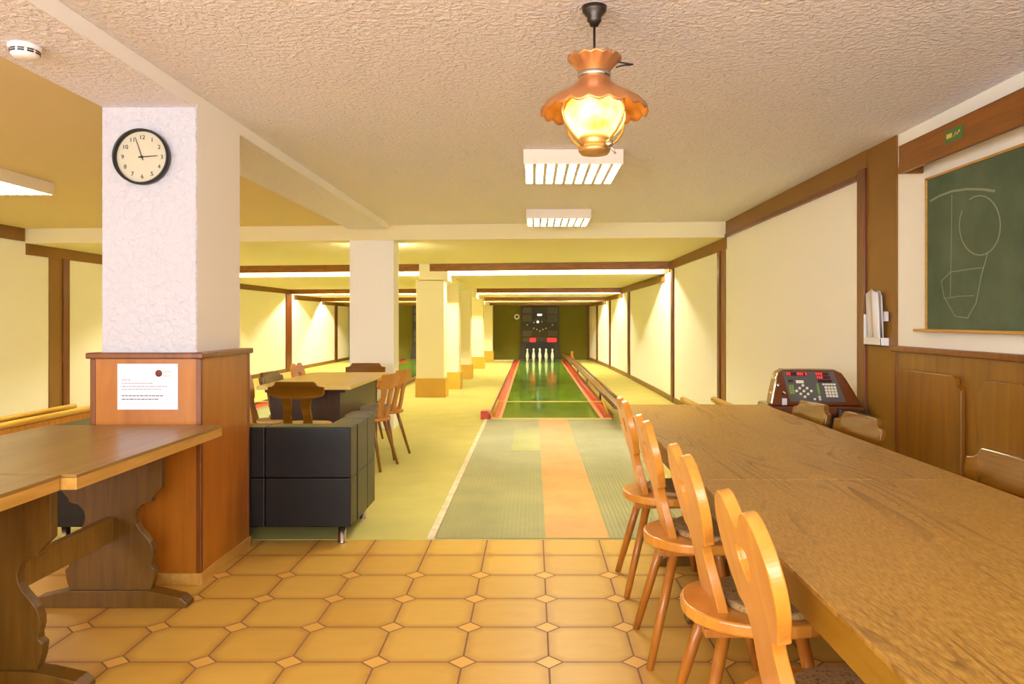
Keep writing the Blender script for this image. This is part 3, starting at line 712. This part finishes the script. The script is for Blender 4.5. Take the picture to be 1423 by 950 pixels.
# ------------------------------------------------------------------ approach mat and bowling lanes
def lane_set(cx, first):
    near = 'main lane in the middle' if first else 'second lane at the left'
    a = thing('approach_mat', ('ribbed green approach mat in front of the middle bowling lane' if first else 'ribbed green approach mat in front of the left bowling lane'), 'mat', (cx, 0, 0), 0)
    y0, y1 = (4.56 if first else 5.2), 10.03
    Bx(-.83, .835, y0, y1, .002, .008).build('rubber_sheet', M['mat_green'], a)
    Bx(-.165, .215, y0, y1 - .01, .008, .010).build('centre_strip', M['mat_orange'], a)
    Bx(-.455, -.166, 7.58, 9.1, .008, .0105).build('pale_patch', M['mat_lime'], a)
    Bx(-.875, -.832, y0, y1, .002, .012).build('edge_strip', M['edge_white'], a)
    l = thing('bowling_lane', ('long glossy green bowling lane leading to the five pins' if first else 'glossy green bowling lane in the left bay behind the pillars'), 'bowling lane', (cx, 0, 0))
    Bx(-.655, .655, 10.05, 24.9, .002, .012).build('lane_surface', M['lane'], l)
    Bx(-.80, .80, 10.03, 10.09, .002, .018).build('foul_line', M['line'], l)
    for s in (-1, 1):
        mb = MB(); e = [(s * .655, .014), (s * .70, .014), (s * .70, .002), (s * .655, .002)]
        mb.prism(e, 'y', 10.09, 24.9); mb.build('border_strip', M['pink'], l)
        prof = [(s * .70, .014)]
        for i in range(9):
            q_ = PI * i / 8; prof.append((s * (.747 - .045 * math.cos(q_)), .03 - .020 * math.sin(q_)))
        prof += [(s * .795, .045), (s * .805, .045), (s * .805, .002), (s * .70, .002)]
        MB().prism(prof, 'y', 10.09, 24.9).build('gutter', M['red'], l)
        Bx(min(s * .806, s * .822), max(s * .806, s * .822), 10.09, 24.9, .002, .07).build('side_board', M['rail_brown'], l)
    Bx(-.93, -.824, 10.05, 10.25, .002, .115).build('gutter_box', M['red'], l, bevel=.01)
    # low yellow bar across the start of the lane
    g = thing('lane_bar', ('low yellow hurdle bar across the start of the middle lane' if first else 'low yellow hurdle bar across the start of the left lane'), 'bar', (cx, 10.12, 0))
    for s in (-1, 1):
        MB().tube([(s * .765, 0, .036), (s * .69, 0, .262)], .020, 8).build('post', M['yellow_rod'], g)
    MB().tube([(-.69, 0, .232), (.69, 0, .232)], .008, 8).build('crossbar', M['line'], g)
    # pin setter board on the end wall
    m = thing('pinsetter_board', ('black pin indicator board on the green wall behind the pins' if first else 'black pin indicator board at the end of the left lane'), 'pinsetter', (cx, YF - .005, 0))
    mb = MB(); mb.prism([(-.70, 0.02), (.70, 0.02), (.64, .55), (.635, 1.78), (-.635, 1.78), (-.64, .55)], 'y', -.08, 0)
    mb.build('board', M['machine'], m)
    mb = MB()
    for z0, z1, w in ((1.55, 1.74, .58), (1.28, 1.5, .58), (.78, .98, .58)):
        for s in (-1, 1):
            mb.box(min(s * .27, s * w), max(s * .27, s * w), -.105, -.08, z0, z1)
    mb.box(-.58, .58, -.105, -.08, .60, .74)
    mb.build('relief_panel', M['machine2'], m, bevel=.01)
    mb = MB(); rhomb = [(-.45, 1.16), (0, 1.42), (.45, 1.16), (0, .90)]
    mb.tube([(x, -.09, z) for x, z in rhomb], .012, 6, closed=True); mb.build('diamond_frame', M['machine2'], m)
    for (x, z) in ((-.42, 1.16), (.42, 1.16), (-.2, 1.05), (-.1, 1.01), (0, .96), (.1, 1.01), (.2, 1.05), (.07, 1.27), (-.2, 1.24)):
        MB().lathe([(0, 0), (.022, 0), (.022, .02), (0, .02)], 10, mx=Matrix.Translation((x, -.09, z)) @ FR).build('indicator_lamp', M['button_white'], m)
    MB().box(-.09, .07, -.11, -.085, 1.46, 1.53).build('number_display', M['white_led'], m, bevel=.01)
    MB().lathe([(0, 0), (.045, 0), (.045, .03), (0, .03)], 16, mx=Matrix.Translation((-.07, -.085, 1.26)) @ FR).build('round_display', M['white_led'], m)
    Bx(-.34, -.14, -.12, -.10, .59, .73).build('red_display', M['red_led'], m)
    Bx(.24, .55, -.12, -.10, .59, .73).build('red_display', M['red_led'], m)
    MB().prism([(-.5, .02), (.5, .02), (.46, .50), (.36, .56), (-.36, .56), (-.46, .50)], 'y', -.086, -.08).build('pit_opening', M['black'], m)
    return a, l, m
lane_set(.245, True)
lane_set(-3.36, False)

# pins: nine in a diamond, V of five showing
prof = [(.0, .0), (.028, .0), (.032, .01), (.036, .05), (.048, .12), (.05, .16), (.044, .21), (.028, .28), (.022, .31), (.024, .335), (.032, .36), (.031, .378), (.02, .392), (0, .396)]
pin0 = None
names = {(0, -2): 'white bowling pin at the front point of the rack', (0, 0): 'white bowling pin in the middle of the rack', (0, 2): 'white bowling pin at the back of the rack',
         (-2, 0): 'white bowling pin at the far left of the rack', (2, 0): 'white bowling pin at the far right of the rack',
         (-1, -1): 'white bowling pin left of the front one', (1, -1): 'white bowling pin right of the front one',
         (-1, 1): 'white bowling pin in the back row, left', (1, 1): 'white bowling pin in the back row, right'}
for (i, j), lab in names.items():
    p = (.235 + i * .2, 24.35 + j * .2, .0125)
    if pin0 is None:
        pin0 = MB().lathe(prof, 20).build('bowling_pin', M['pin']); o = pin0
    else:
        o = pin0.copy(); C.objects.link(o)
    o.location = p; tag(o, lab, 'bowling pin', 'pins at the end of the middle lane')

# ball return rails right of the lane
t = thing('ball_return_rail', 'long brown pair of ball return rails on the floor beside the lane', 'ball return', (0, 0, 0))
for x, z, r in ((1.02, .235, .022), (1.17, .235, .022)):
    MB().tube([(x, 9.4, z), (x, 16, z), (x - .06, 24.6, z)], r, 8).build('rail', M['rail_brown'], t)
MB().hexa([(1.04, 9.42, .205), (1.15, 9.42, .205), (1.09, 24.6, .205), (.98, 24.6, .205), (1.04, 9.42, .225), (1.15, 9.42, .225), (1.09, 24.6, .225), (.98, 24.6, .225)]).build('trough', M['rail_brown'], t)
for k in range(6):
    y = 9.6 + k * 2.9; d_ = .06 * k / 5
    Bx(1.11 - d_, 1.14 - d_, y, y + .05, .002, .205).build('rail_support', M['rail_brown'], t, bevel=.003)

# ball racks: boarded benches with two yellow rails
def ball_rack(x0, x1, y0, y1, h, lab):
    t = thing('ball_rack', lab, 'ball rack', (0, 0, 0))
    Bx(x0 + .02, x1 - .02, y0, y1 - .04, .002, h - .06).build('core', M['dark_base'], t)
    for xa in (x0, x1 - .022):
        mb = MB(); y = y0
        while y < y1 - .1: mb.box(xa, xa + .022, y, y + .082, .02, h - .05); y += .0821
        mb.build('boarding', M['slat'], t, bevel=.004)
    for x in (x0 + .012, x1 - .012):
        MB().tube([(x, y0, h - .02), (x, y1, h - .02)], .028, 10).build('rail', M['yellow_rod'], t)
    return t
ball_rack(1.34, 1.64, 5.45, 6.85, .62, 'boarded ball rack with yellow rails behind the far table end')
ball_rack(-4.55, -4.26, 3.6, 7.55, .48, 'boarded ball rack with yellow rails left of the clad pillar')

# bits at the green end wall
t = thing('wall_socket', 'round white socket on the green end wall', 'socket', (-.52, YF - .002, 1.43))
MB().lathe([(.04, 0), (.09, 0), (.095, .02), (.08, .035), (.04, .035)], 20, mx=FR, caps=False).build('ring', M['white_plastic'], t)
MB().lathe([(0, .004), (.045, .004), (.045, .012), (0, .012)], 16, mx=FR).build('plug', M['ink'], t)
o = MB().lathe([(0, 0), (.06, 0), (.07, .05), (.05, .14), (.035, .2), (.05, .26), (.03, .31), (0, .32)], 12).build('wooden_skittle', M['beech'], loc=(1.28, 24.7, .002)); tag(o, 'old wooden skittle standing right of the pin board', 'skittle')
o = MB().box(-1.25, -.62, 24.5, 24.62, .002, .04).build('wooden_lath', M['edge_white'], bevel=.004); tag(o, 'pale lath lying on the carpet by the green wall', 'lath')
o = MB().lathe([(0, 0), (.1, .02), (.14, .1), (.1, .18), (0, .2)], 16).build('bowling_ball', M['teal'], loc=(-4.45, 24.3, .002)); tag(o, 'dark teal bowling ball by the left lane', 'ball')

# ------------------------------------------------------------------ tables
def slab_table(name, x0, x1, y0, y1, h, thick, top_m, edge_m, label, cat='table', group=None):
    t = thing(name, label, cat, ((x0 + x1) / 2, (y0 + y1) / 2, 0), 0, group)
    w, d = (x1 - x0) / 2, (y1 - y0) / 2
    Bx(-w, w, -d, d, h - .012, h).build('table_top', top_m, t, bevel=.002)
    Bx(-w + .002, w - .002, -d + .002, d - .002, h - thick, h - .012).build('edge_frame', edge_m, t, bevel=.002)
    return t
TP = [(.235, .75), (.235, .54), (.215, .52), (.19, .492), (.19, .478), (.145, .465), (.122, .44), (.115, .41), (.12, .38), (.137, .35), (.16, .325), (.183, .295), (.196, .26), (.197, .232), (.188, .20), (.19, .183), (.207, .168), (.20, .12), (.185, .075)]
def trestle(t, y, top, edge_m):
    pts = [(-a, min(b, top)) for a, b in reversed(TP)] + [(a, min(b, top)) for a, b in TP]
    pts = pts[::-1]
    MB().prism(pts, 'y', y - .02, y + .02).build('trestle_leg', M['trestle'], t, bevel=.003)
    foot = [(-.36, 0), (.36, 0), (.36, .02), (.33, .045), (.22, .07), (.17, .078), (-.17, .078), (-.22, .07), (-.33, .045), (-.36, .02)]
    MB().prism(foot, 'y', y - .04, y + .04).build('trestle_foot', M['trestle'], t, bevel=.004)
t = slab_table('trestle_table', -2.36, -1.51, 2.525, 3.715, .80, .052, M['left_top'], M['table_edge'], 'brown trestle table on the left standing against the clad pillar', group='trestle tables at the left')
trestle(t, .39, .748, None); trestle(t, -.41, .748, None)
Bx(-.018, .018, -.39, .37, .30, .412).build('stretcher', M['trestle_edge'], t, bevel=.003)
t = slab_table('trestle_table', -2.41, -1.56, 1.325, 2.52, .80, .052, M['left_top'], M['table_edge'], 'brown trestle table at the bottom left corner, nearest the viewer', group='trestle tables at the left')
trestle(t, .39, .748, None); trestle(t, -.41, .748, None)
Bx(-.018, .018, -.39, .37, .30, .412).build('stretcher', M['trestle_edge'], t, bevel=.003)

t = slab_table('long_table', .565, 1.49, 2.592, 4.89, .77, .08, M['table_top'], M['apron'], 'far half of the long oak table, between chairs and console', group='long oak tables at the right')
trestle(t, .36, .70, None); trestle(t, -.42, .70, None); Bx(-.018, .018, -.40, .34, .30, .412).build('stretcher', M['trestle'], t, bevel=.003)
t = slab_table('long_table', .565, 1.49, .30, 2.588, .77, .08, M['table_top'], M['apron'], 'near half of the long oak table filling the lower right corner', group='long oak tables at the right')
trestle(t, .50, .70, None); trestle(t, -.50, .70, None); Bx(-.018, .018, -.48, .48, .30, .412).build('stretcher', M['trestle'], t, bevel=.003)

t = thing('beech_table', 'pale beech table with dark closed base before the white pillar', 'table', (-1.925, 7.25, 0))
w, d = .395, .85
MB().prism([(-w, -d), (w, -d), (w, d), (-w, d)], 'z', .727, .76).build('table_top', M['light_table'], t, bevel=.004)
Bx(-.30, .29, -.78, -.74, .002, .70).build('end_panel', M['dark_base'], t, bevel=.003)
Bx(-.30, .29, .74, .78, .002, .70).build('end_panel', M['dark_base'], t, bevel=.003)
Bx(.26, .285, -.74, .74, .30, .70).build('side_panel', M['dark_base'], t); Bx(-.295, -.27, -.74, .74, .30, .70).build('side_panel', M['dark_base'], t)
Bx(-.34, .34, -.80, .80, .70, .727).build('apron', M['dark_base'], t)

# ------------------------------------------------------------------ chairs (local: facing +y, origin on the floor under the seat)
def seat_outline(sx=.21, y0=-.20, y1=.22, n=28, k=2.6):
    cy = (y0 + y1) / 2; ry = (y1 - y0) / 2; pts = []
    for i in range(n):
        a = 2 * PI * i / n; c, s = math.cos(a), math.sin(a)
        e = 2 / (k if s > 0 else 2.15)
        x = sx * (1 + .04 * s) * math.copysign(abs(c) ** e, c); y = cy + ry * math.copysign(abs(s) ** e, s)
        pts.append((x, y))
    return pts
def legs(t, mat, r=.018, h=.435):
    for sx in (-1, 1):
        for sy in (-1, 1):
            a = (sx * .115, sy * .11 + .01, h); b = (sx * .19, sy * .20 - .005, 0.0)
            A, B = Vector(a), Vector(b)
            mb = MB().tube([A, A.lerp(B, .5), B], [r * 1.08, r, r * .80], 8)
            mb.build('leg', mat, t)
def alpine(label, loc, rz, mats, group):
    t = thing('carved_chair', label, 'chair', loc, rz, group)
    wm, lm, cm = mats
    MB().prism(seat_outline(), 'z', .432, .470).build('seat', wm, t, bevel=.008, seg=3)
    MB().prism(seat_outline(.175, -.085, .195), 'z', .470, .492).build('seat_cushion', cm, t, bevel=.009, seg=3)
    for sx in (-1, 1): Bx(sx * .115 - .022, sx * .115 + .022, -.16, .17, .408, .432).build('batten', lm, t, bevel=.003)
    legs(t, lm, h=.41)
    # back board: two lobed top with dip, waist, oval grip
    half = [(.105, -.03), (.108, .03), (.10, .08), (.084, .13), (.080, .165), (.088, .19), (.10, .203), (.137, .208), (.142, .222), (.160, .245), (.182, .28), (.194, .32), (.195, .35),
            (.188, .385), (.172, .415), (.150, .44), (.122, .457), (.095, .462), (.068, .455), (.046, .438), (.024, .416), (.0, .405)]
    def smooth(P, keep=(6, 7)):
        out = [P[0]]
        for i in range(1, len(P) - 1):
            if i in keep: out.append(P[i]); continue
            a, b, c = P[i-1], P[i], P[i+1]
            out.append(((a[0] + 3 * b[0]) / 4, (a[1] + 3 * b[1]) / 4)); out.append(((c[0] + 3 * b[0]) / 4, (c[1] + 3 * b[1]) / 4))
        return out + [P[-1]]
    half = smooth(half); half = smooth(half, keep=())
    hole = [(0, .362), (.020, .368), (.038, .360), (.046, .342), (.040, .322), (.022, .302), (0, .288)]     # top -> bottom along +x
    pts = []; R_ = []; L_ = []
    for q_ in half: R_.append(len(pts)); pts.append(q_)
    hr = []
    for q_ in hole: hr.append(len(pts)); pts.append(q_)
    cb = len(pts); pts.append((0, -.03))
    for q_ in half[:-1]: L_.append(len(pts)); pts.append((-q_[0], q_[1]))
    hl = [hr[0]]
    for q_ in hole[1:-1]: hl.append(len(pts)); pts.append((-q_[0], q_[1]))
    hl.append(hr[-1])
    right = [cb] + R_ + hr
    left = [cb] + L_ + [R_[-1]] + hl
    left = left[::-1]
    lean = math.radians(13.5)
    fn = lambda a, b, tt: (a * 1.05, -.085 - math.sin(lean) * b - tt * math.cos(lean), .465 + 1.03 * math.cos(lean) * b - tt * math.sin(lean))
    MB().plate(pts, [right, left], fn, 0, .030).build('backrest', wm, t, bevel=.004, seg=3)
    return t
def crest(label, loc, rz, mats, group):
    t = thing('crest_rail_chair', label, 'chair', loc, rz, group)
    wm, lm, cm = mats
    MB().prism(seat_outline(.205, -.20, .22, k=3.2), 'z', .425, .452).build('seat', wm, t, bevel=.006, seg=3)
    MB().prism(seat_outline(.19, -.13, .205, k=3.2), 'z', .452, .485).build('seat_cushion', cm, t, bevel=.012, seg=3)
    legs(t, lm, .016, .43)
    lean = math.radians(11)
    fn = lambda a, b, tt: (a, -.145 - math.sin(lean) * b + tt + .35 * a * a, .45 + math.cos(lean) * b)
    for s in (-1, 1):
        P = []
        zs = [0, .05, .10, .15, .20, .25, .30]
        for z in zs:
            c = .062 + .10 * z + .012 * math.sin(z * 22); w_ = .040 - .008 * math.sin(z * 13)
            P.append((c - w_, c + w_, z))
        pts = [(s * b, z) for a, b, z in P] + [(s * a, z) for a, b, z in reversed(P)]
        if s < 0: pts = pts[::-1]
        MB().plate(pts, [list(range(len(pts)))], fn, -.012, .010).build('back_splat', wm, t, bevel=.003)
    up = [(-.218, .30), (-.20, .275), (-.14, .262), (-.07, .258), (0, .258), (.07, .258), (.14, .262), (.20, .275), (.218, .30), (.218, .352), (.185, .356), (.165, .368), (.155, .388), (.145, .395), (.07, .395), (0, .395), (-.07, .395), (-.145, .395), (-.155, .388), (-.165, .368), (-.185, .356), (-.218, .352)]
    MB().plate(up, [list(range(len(up)))], fn, -.022, .008).build('crest_rail', wm, t, bevel=.004)
    return t

BEE = (M['beech'], M['beech_leg'], M['cushion']); WAL = (M['walnut'], M['walnut_leg'], M['cushion_pale'])
FX = -PI / 2      # facing +x
G1 = 'carved chairs along the aisle side of the long table'
a0 = alpine('carved beech chair nearest the viewer at the long table', (.645, 1.64, 0), FX, BEE, G1)
dup(a0, (.65, 2.30, 0), FX, 'carved beech chair second from the viewer at the long table')
dup(a0, (.645, 3.05, 0), FX, 'carved beech chair third from the viewer at the long table')
dup(a0, (.65, 3.79, 0), FX, 'carved beech chair farthest along the aisle side of the long table')
G2 = 'brown chairs on the wall side of the long table'
c0 = crest('brown crest rail chair by the wall side, next to the console', (1.40, 4.36, 0), PI / 2 + .08, (M['walnut'], M['walnut_leg'], M['cushion']), G2)
dup(c0, (1.43, 3.78, 0), PI / 2 + .12, 'brown crest rail chair before the olive board, second from the console')
dup(c0, (1.46, 2.68, 0), PI / 2, 'brown crest rail chair in front of the wainscot at the right edge')
G3 = 'chairs around the pale beech table'
k0 = crest('brown chair behind the black sofa, its back to the viewer', (-1.825, 6.10, 0), -.03, WAL, G3)
k1 = dup(k0, (-1.845, 8.22, 0), PI, 'brown chair at the far end of the pale table before the pillar')
k2 = crest('brown chair with grey cushion on the aisle side, nearer one', (-1.47, 6.80, 0), PI / 2 - .22, (wood('amber oak varnish', srgb(170, 106, 34), srgb(196, 132, 52), 'z', rough=.3), M['walnut_leg'], M['cushion_grey']), G3)
dup(k2, (-1.45, 7.36, 0), PI / 2 - .22, 'brown chair with grey cushion on the aisle side, farther one')
dup(k0, (-2.21, 7.00, 0), FX - .12, 'dark brown chair on the far left side of the pale table')
BP = (M['beech'], M['beech_leg'], M['cushion_pale'])
e0 = alpine('carved chair half hidden behind the clad pillar', (-2.27, 6.5, 0), FX + .1, BP, G3); e0.scale = (.95, .95, .95)
dup(e0, (-2.20, 7.72, 0), FX, 'carved beech chair on the left side of the pale table near its far end', scale=(.95, .95, .95))

# ------------------------------------------------------------------ sofa
t = thing('leather_sofa', 'black leather sofa with its back to the tiled floor', 'sofa', (-1.955, 4.44, 0))
W = .90
mb = MB()
xs = [-W, -.55, -.03, .40, W - .0]
xs = [-W, -.36, .395, W - .004]
for a, b in zip(xs, xs[1:]):
    mb.box(a + .0004, b - .0004, 0, .16, .105, .3905); mb.box(a + .0004, b - .0004, 0, .16, .3915, .688)
mb.build('backrest', M['leather'], t, bevel=.007, seg=3)
for s in (-1, 1):
    mb = MB()
    for (y0, y1) in ((.1605, .43), (.431, .66)):
        for (z0, z1) in ((.105, .3905), (.3915, .685)):
            mb.box(min(s * (W - .17), s * W), max(s * (W - .17), s * W), y0, y1, z0, z1)
    mb.build('armrest', M['leather'], t, bevel=.007, seg=3)
for k in (-1, 0, 1):
    Bx(k * .485 - .24, k * .485 + .24, .165, .64, .30, .43).build('seat_cushion', M['leather'], t, bevel=.03, seg=3)
Bx(-W + .17, W - .17, .165, .62, .105, .30).build('seat_base', M['leather'], t, bevel=.01)
for x in (-W + .10, W - .07):
    for y in (.06, .60):
        MB().lathe([(.0, .002), (.026, .002), (.026, .006), (.024, .008), (.024, .11), (.0, .11)], 20, mx=Matrix.Translation((x, y, 0))).build('leg', M['chrome'], t)

# ------------------------------------------------------------------ control console
t = thing('control_console', 'brown bowling control console with keypad and red displays', 'console', (1.875, 5.03, 0), -.06)
Bx(-.27, .27, .06, .36, .002, .74).build('pedestal', M['console_dark'], t, bevel=.02, seg=3)
# sloped head: bottom ring -> top ring
def head_ring(w, y0, y1, z, rise): return [(-w, y0, z), (w, y0, z), (w, y1, z + rise), (-w, y1, z + rise)]
n = 6
front = [(-.30, 0), (.30, 0), (.27, .10), (.235, .20), (.215, .245), (.17, .272), (.0, .275), (-.17, .272), (-.215, .245), (-.235, .20), (-.27, .10)]
tilt = math.radians(36)
fn = lambda a, b, tt: (a, -.0 + math.sin(tilt) * b + tt, .745 + math.cos(tilt) * b * 1.05)
hd = MB().plate(front, [list(range(len(front)))], fn, 0, .14).build('head', M['console'], t, bevel=.02, seg=3)
Bx(-.31, .31, -.03, .34, .68, .745).build('desk_ledge', M['console'], t, bevel=.02, seg=3)
MB().prism([(.12, .56), (.34, .52), (.345, .66), (.30, .72), (.12, .74)], 'y', -.06, .28).build('side_bulge', M['console_dark'], t, bevel=.02, seg=3)
def on(a, b, off_=0): # point on sloped face
    y = math.sin(tilt) * b; z = .745 + math.cos(tilt) * b * 1.05
    nrm = Vector((0, -math.cos(tilt), math.sin(tilt))); return Vector((a, y, z)) + nrm * off_
def on_rect(mb, a0, a1, b0, b1, h0=.001, h1=.004):
    mb.hexa([on(a0, b0, h0), on(a1, b0, h0), on(a1, b1, h0), on(a0, b1, h0), on(a0, b0, h1), on(a1, b0, h1), on(a1, b1, h1), on(a0, b1, h1)]); return mb
SH = -.02
pn = MB(); pn.hexa([on(-.165, .03, 0), on(.195, .03, 0), on(.155, .255, 0), on(-.185, .255, 0), on(-.165, .03, .004), on(.195, .03, .004), on(.155, .255, .004), on(-.185, .255, .004)])
pn = pn.build('control_panel', M['panel_grey'], t)
mb = MB(); on_rect(mb, -.165, -.02, .222, .246, .004, .006); on_rect(mb, .03, .12, .224, .244, .004, .006); on_rect(mb, .035, .125, .198, .218, .004, .006); on_rect(mb, .04, .13, .172, .190, .004, .006); on_rect(mb, -.158, -.125, .172, .19, .004, .006)
mb.build('display_window', M['display_dark'], pn)
mb = MB()
for a in (-.16, -.145, -.09, -.075, -.06, -.035, .034, .05, .066): on_rect(mb, a, a + .010, .225, .243, .006, .0075)
for a in (.038, .052, .066): on_rect(mb, a, a + .009, .200, .216, .006, .0075)
mb.build('red_digit', M['red_led'], pn)
on_rect(MB(), -.105, -.055, .165, .186, .004, .006).build('name_plate', M['button_white'], pn)
def knob(a, b, r):
    MB().lathe([(0, 0), (r, 0), (r * .9, .006), (0, .007)], 14, mx=Matrix.Translation(on(a, b, .004)) @ Matrix.Rotation(PI / 2 - tilt, 4, 'X')).build('button', M['button_white'], pn)
for i in range(3):
    for j in range(3): knob(-.065 + (i - j) * .024, .105 + (i + j - 2) * .021, .0095)
for a, b in ((-.005, .045), (.03, .045), (.03, .062)): knob(a, b, .008)
for i in range(4):
    for j in range(4):
        a = .075 + i * .020; b = .062 + j * .021; on_rect(MB(), a, a + .015, b, b + .015, .004, .009).build('key', M['button_white'], pn)
for i in range(5): on_rect(MB(), .065 + i * .018, .079 + i * .018, .150, .162, .004, .008).build('key', M['button_white'], pn)
for i in range(2):
    for j in range(4): on_rect(MB(), -.158 + i * .017, -.145 + i * .017, .085 + j * .017, .098 + j * .017, .004, .008).build('green_key', M['button_green'], pn)
for j in range(5): on_rect(MB(), .026, .038, .08 + j * .017, .093 + j * .017, .004, .008).build('green_key', M['button_green'], pn)
mb = MB(); mb.lathe([(0, 0), (.012, 0), (.012, .008), (0, .008)], 14, mx=Matrix.Translation(on(-.225, .15, .001)) @ Matrix.Rotation(PI / 2 - tilt, 4, 'X'))
mb.tube([on(-.21, .085, .0), on(-.205, .085, .03), on(-.195, .07, .03)], .006, 8)
mb.build('key_lock', M['chrome'], t)
Bx(-.225, -.195, -.012, -.004, .752, .795).build('key_tag', M['paper'], t)

# ------------------------------------------------------------------ lights
def area(name, loc, rot, sx, sy, power, col):
    l = bpy.data.lights.new(name, 'AREA'); l.shape = 'RECTANGLE'; l.size = sx; l.size_y = sy; l.energy = power; l.color = col
    o = bpy.data.objects.new(name, l); C.objects.link(o); o.location = loc; o.rotation_euler = rot
    return o
# added cool fill light set in an assumed, unseen window behind the camera
area('assumed_window_fill', (-1.65, YB - .05, 1.58), (PI / 2, 0, 0), 7.0, 1.3, 430, (.86, .92, 1.0))
w = bpy.data.worlds.new('World'); bpy.context.scene.world = w; w.use_nodes = True
w.node_tree.nodes['Background'].inputs[0].default_value = (1.0, .95, .88, 1); w.node_tree.nodes['Background'].inputs[1].default_value = .6

# ------------------------------------------------------------------ camera
cam = bpy.data.cameras.new('Camera'); co = bpy.data.objects.new('Camera', cam); C.objects.link(co)
co.location = (0, 0, 1.31); co.rotation_euler = (PI / 2, 0, 0)
cam.sensor_fit = 'HORIZONTAL'; cam.sensor_width = 36; cam.lens = 36 * 1059 / 1423
cam.shift_x = -28.5 / 1423; cam.shift_y = -30 / 1423; cam.clip_start = .05
S = bpy.context.scene; S.camera = co
S.view_settings.view_transform = 'Standard'; S.view_settings.look = 'None'; S.view_settings.exposure = 0.0; S.view_settings.gamma = 1
S.view_settings.use_curve_mapping = False
S.cycles.max_bounces = 14; S.cycles.diffuse_bounces = 9
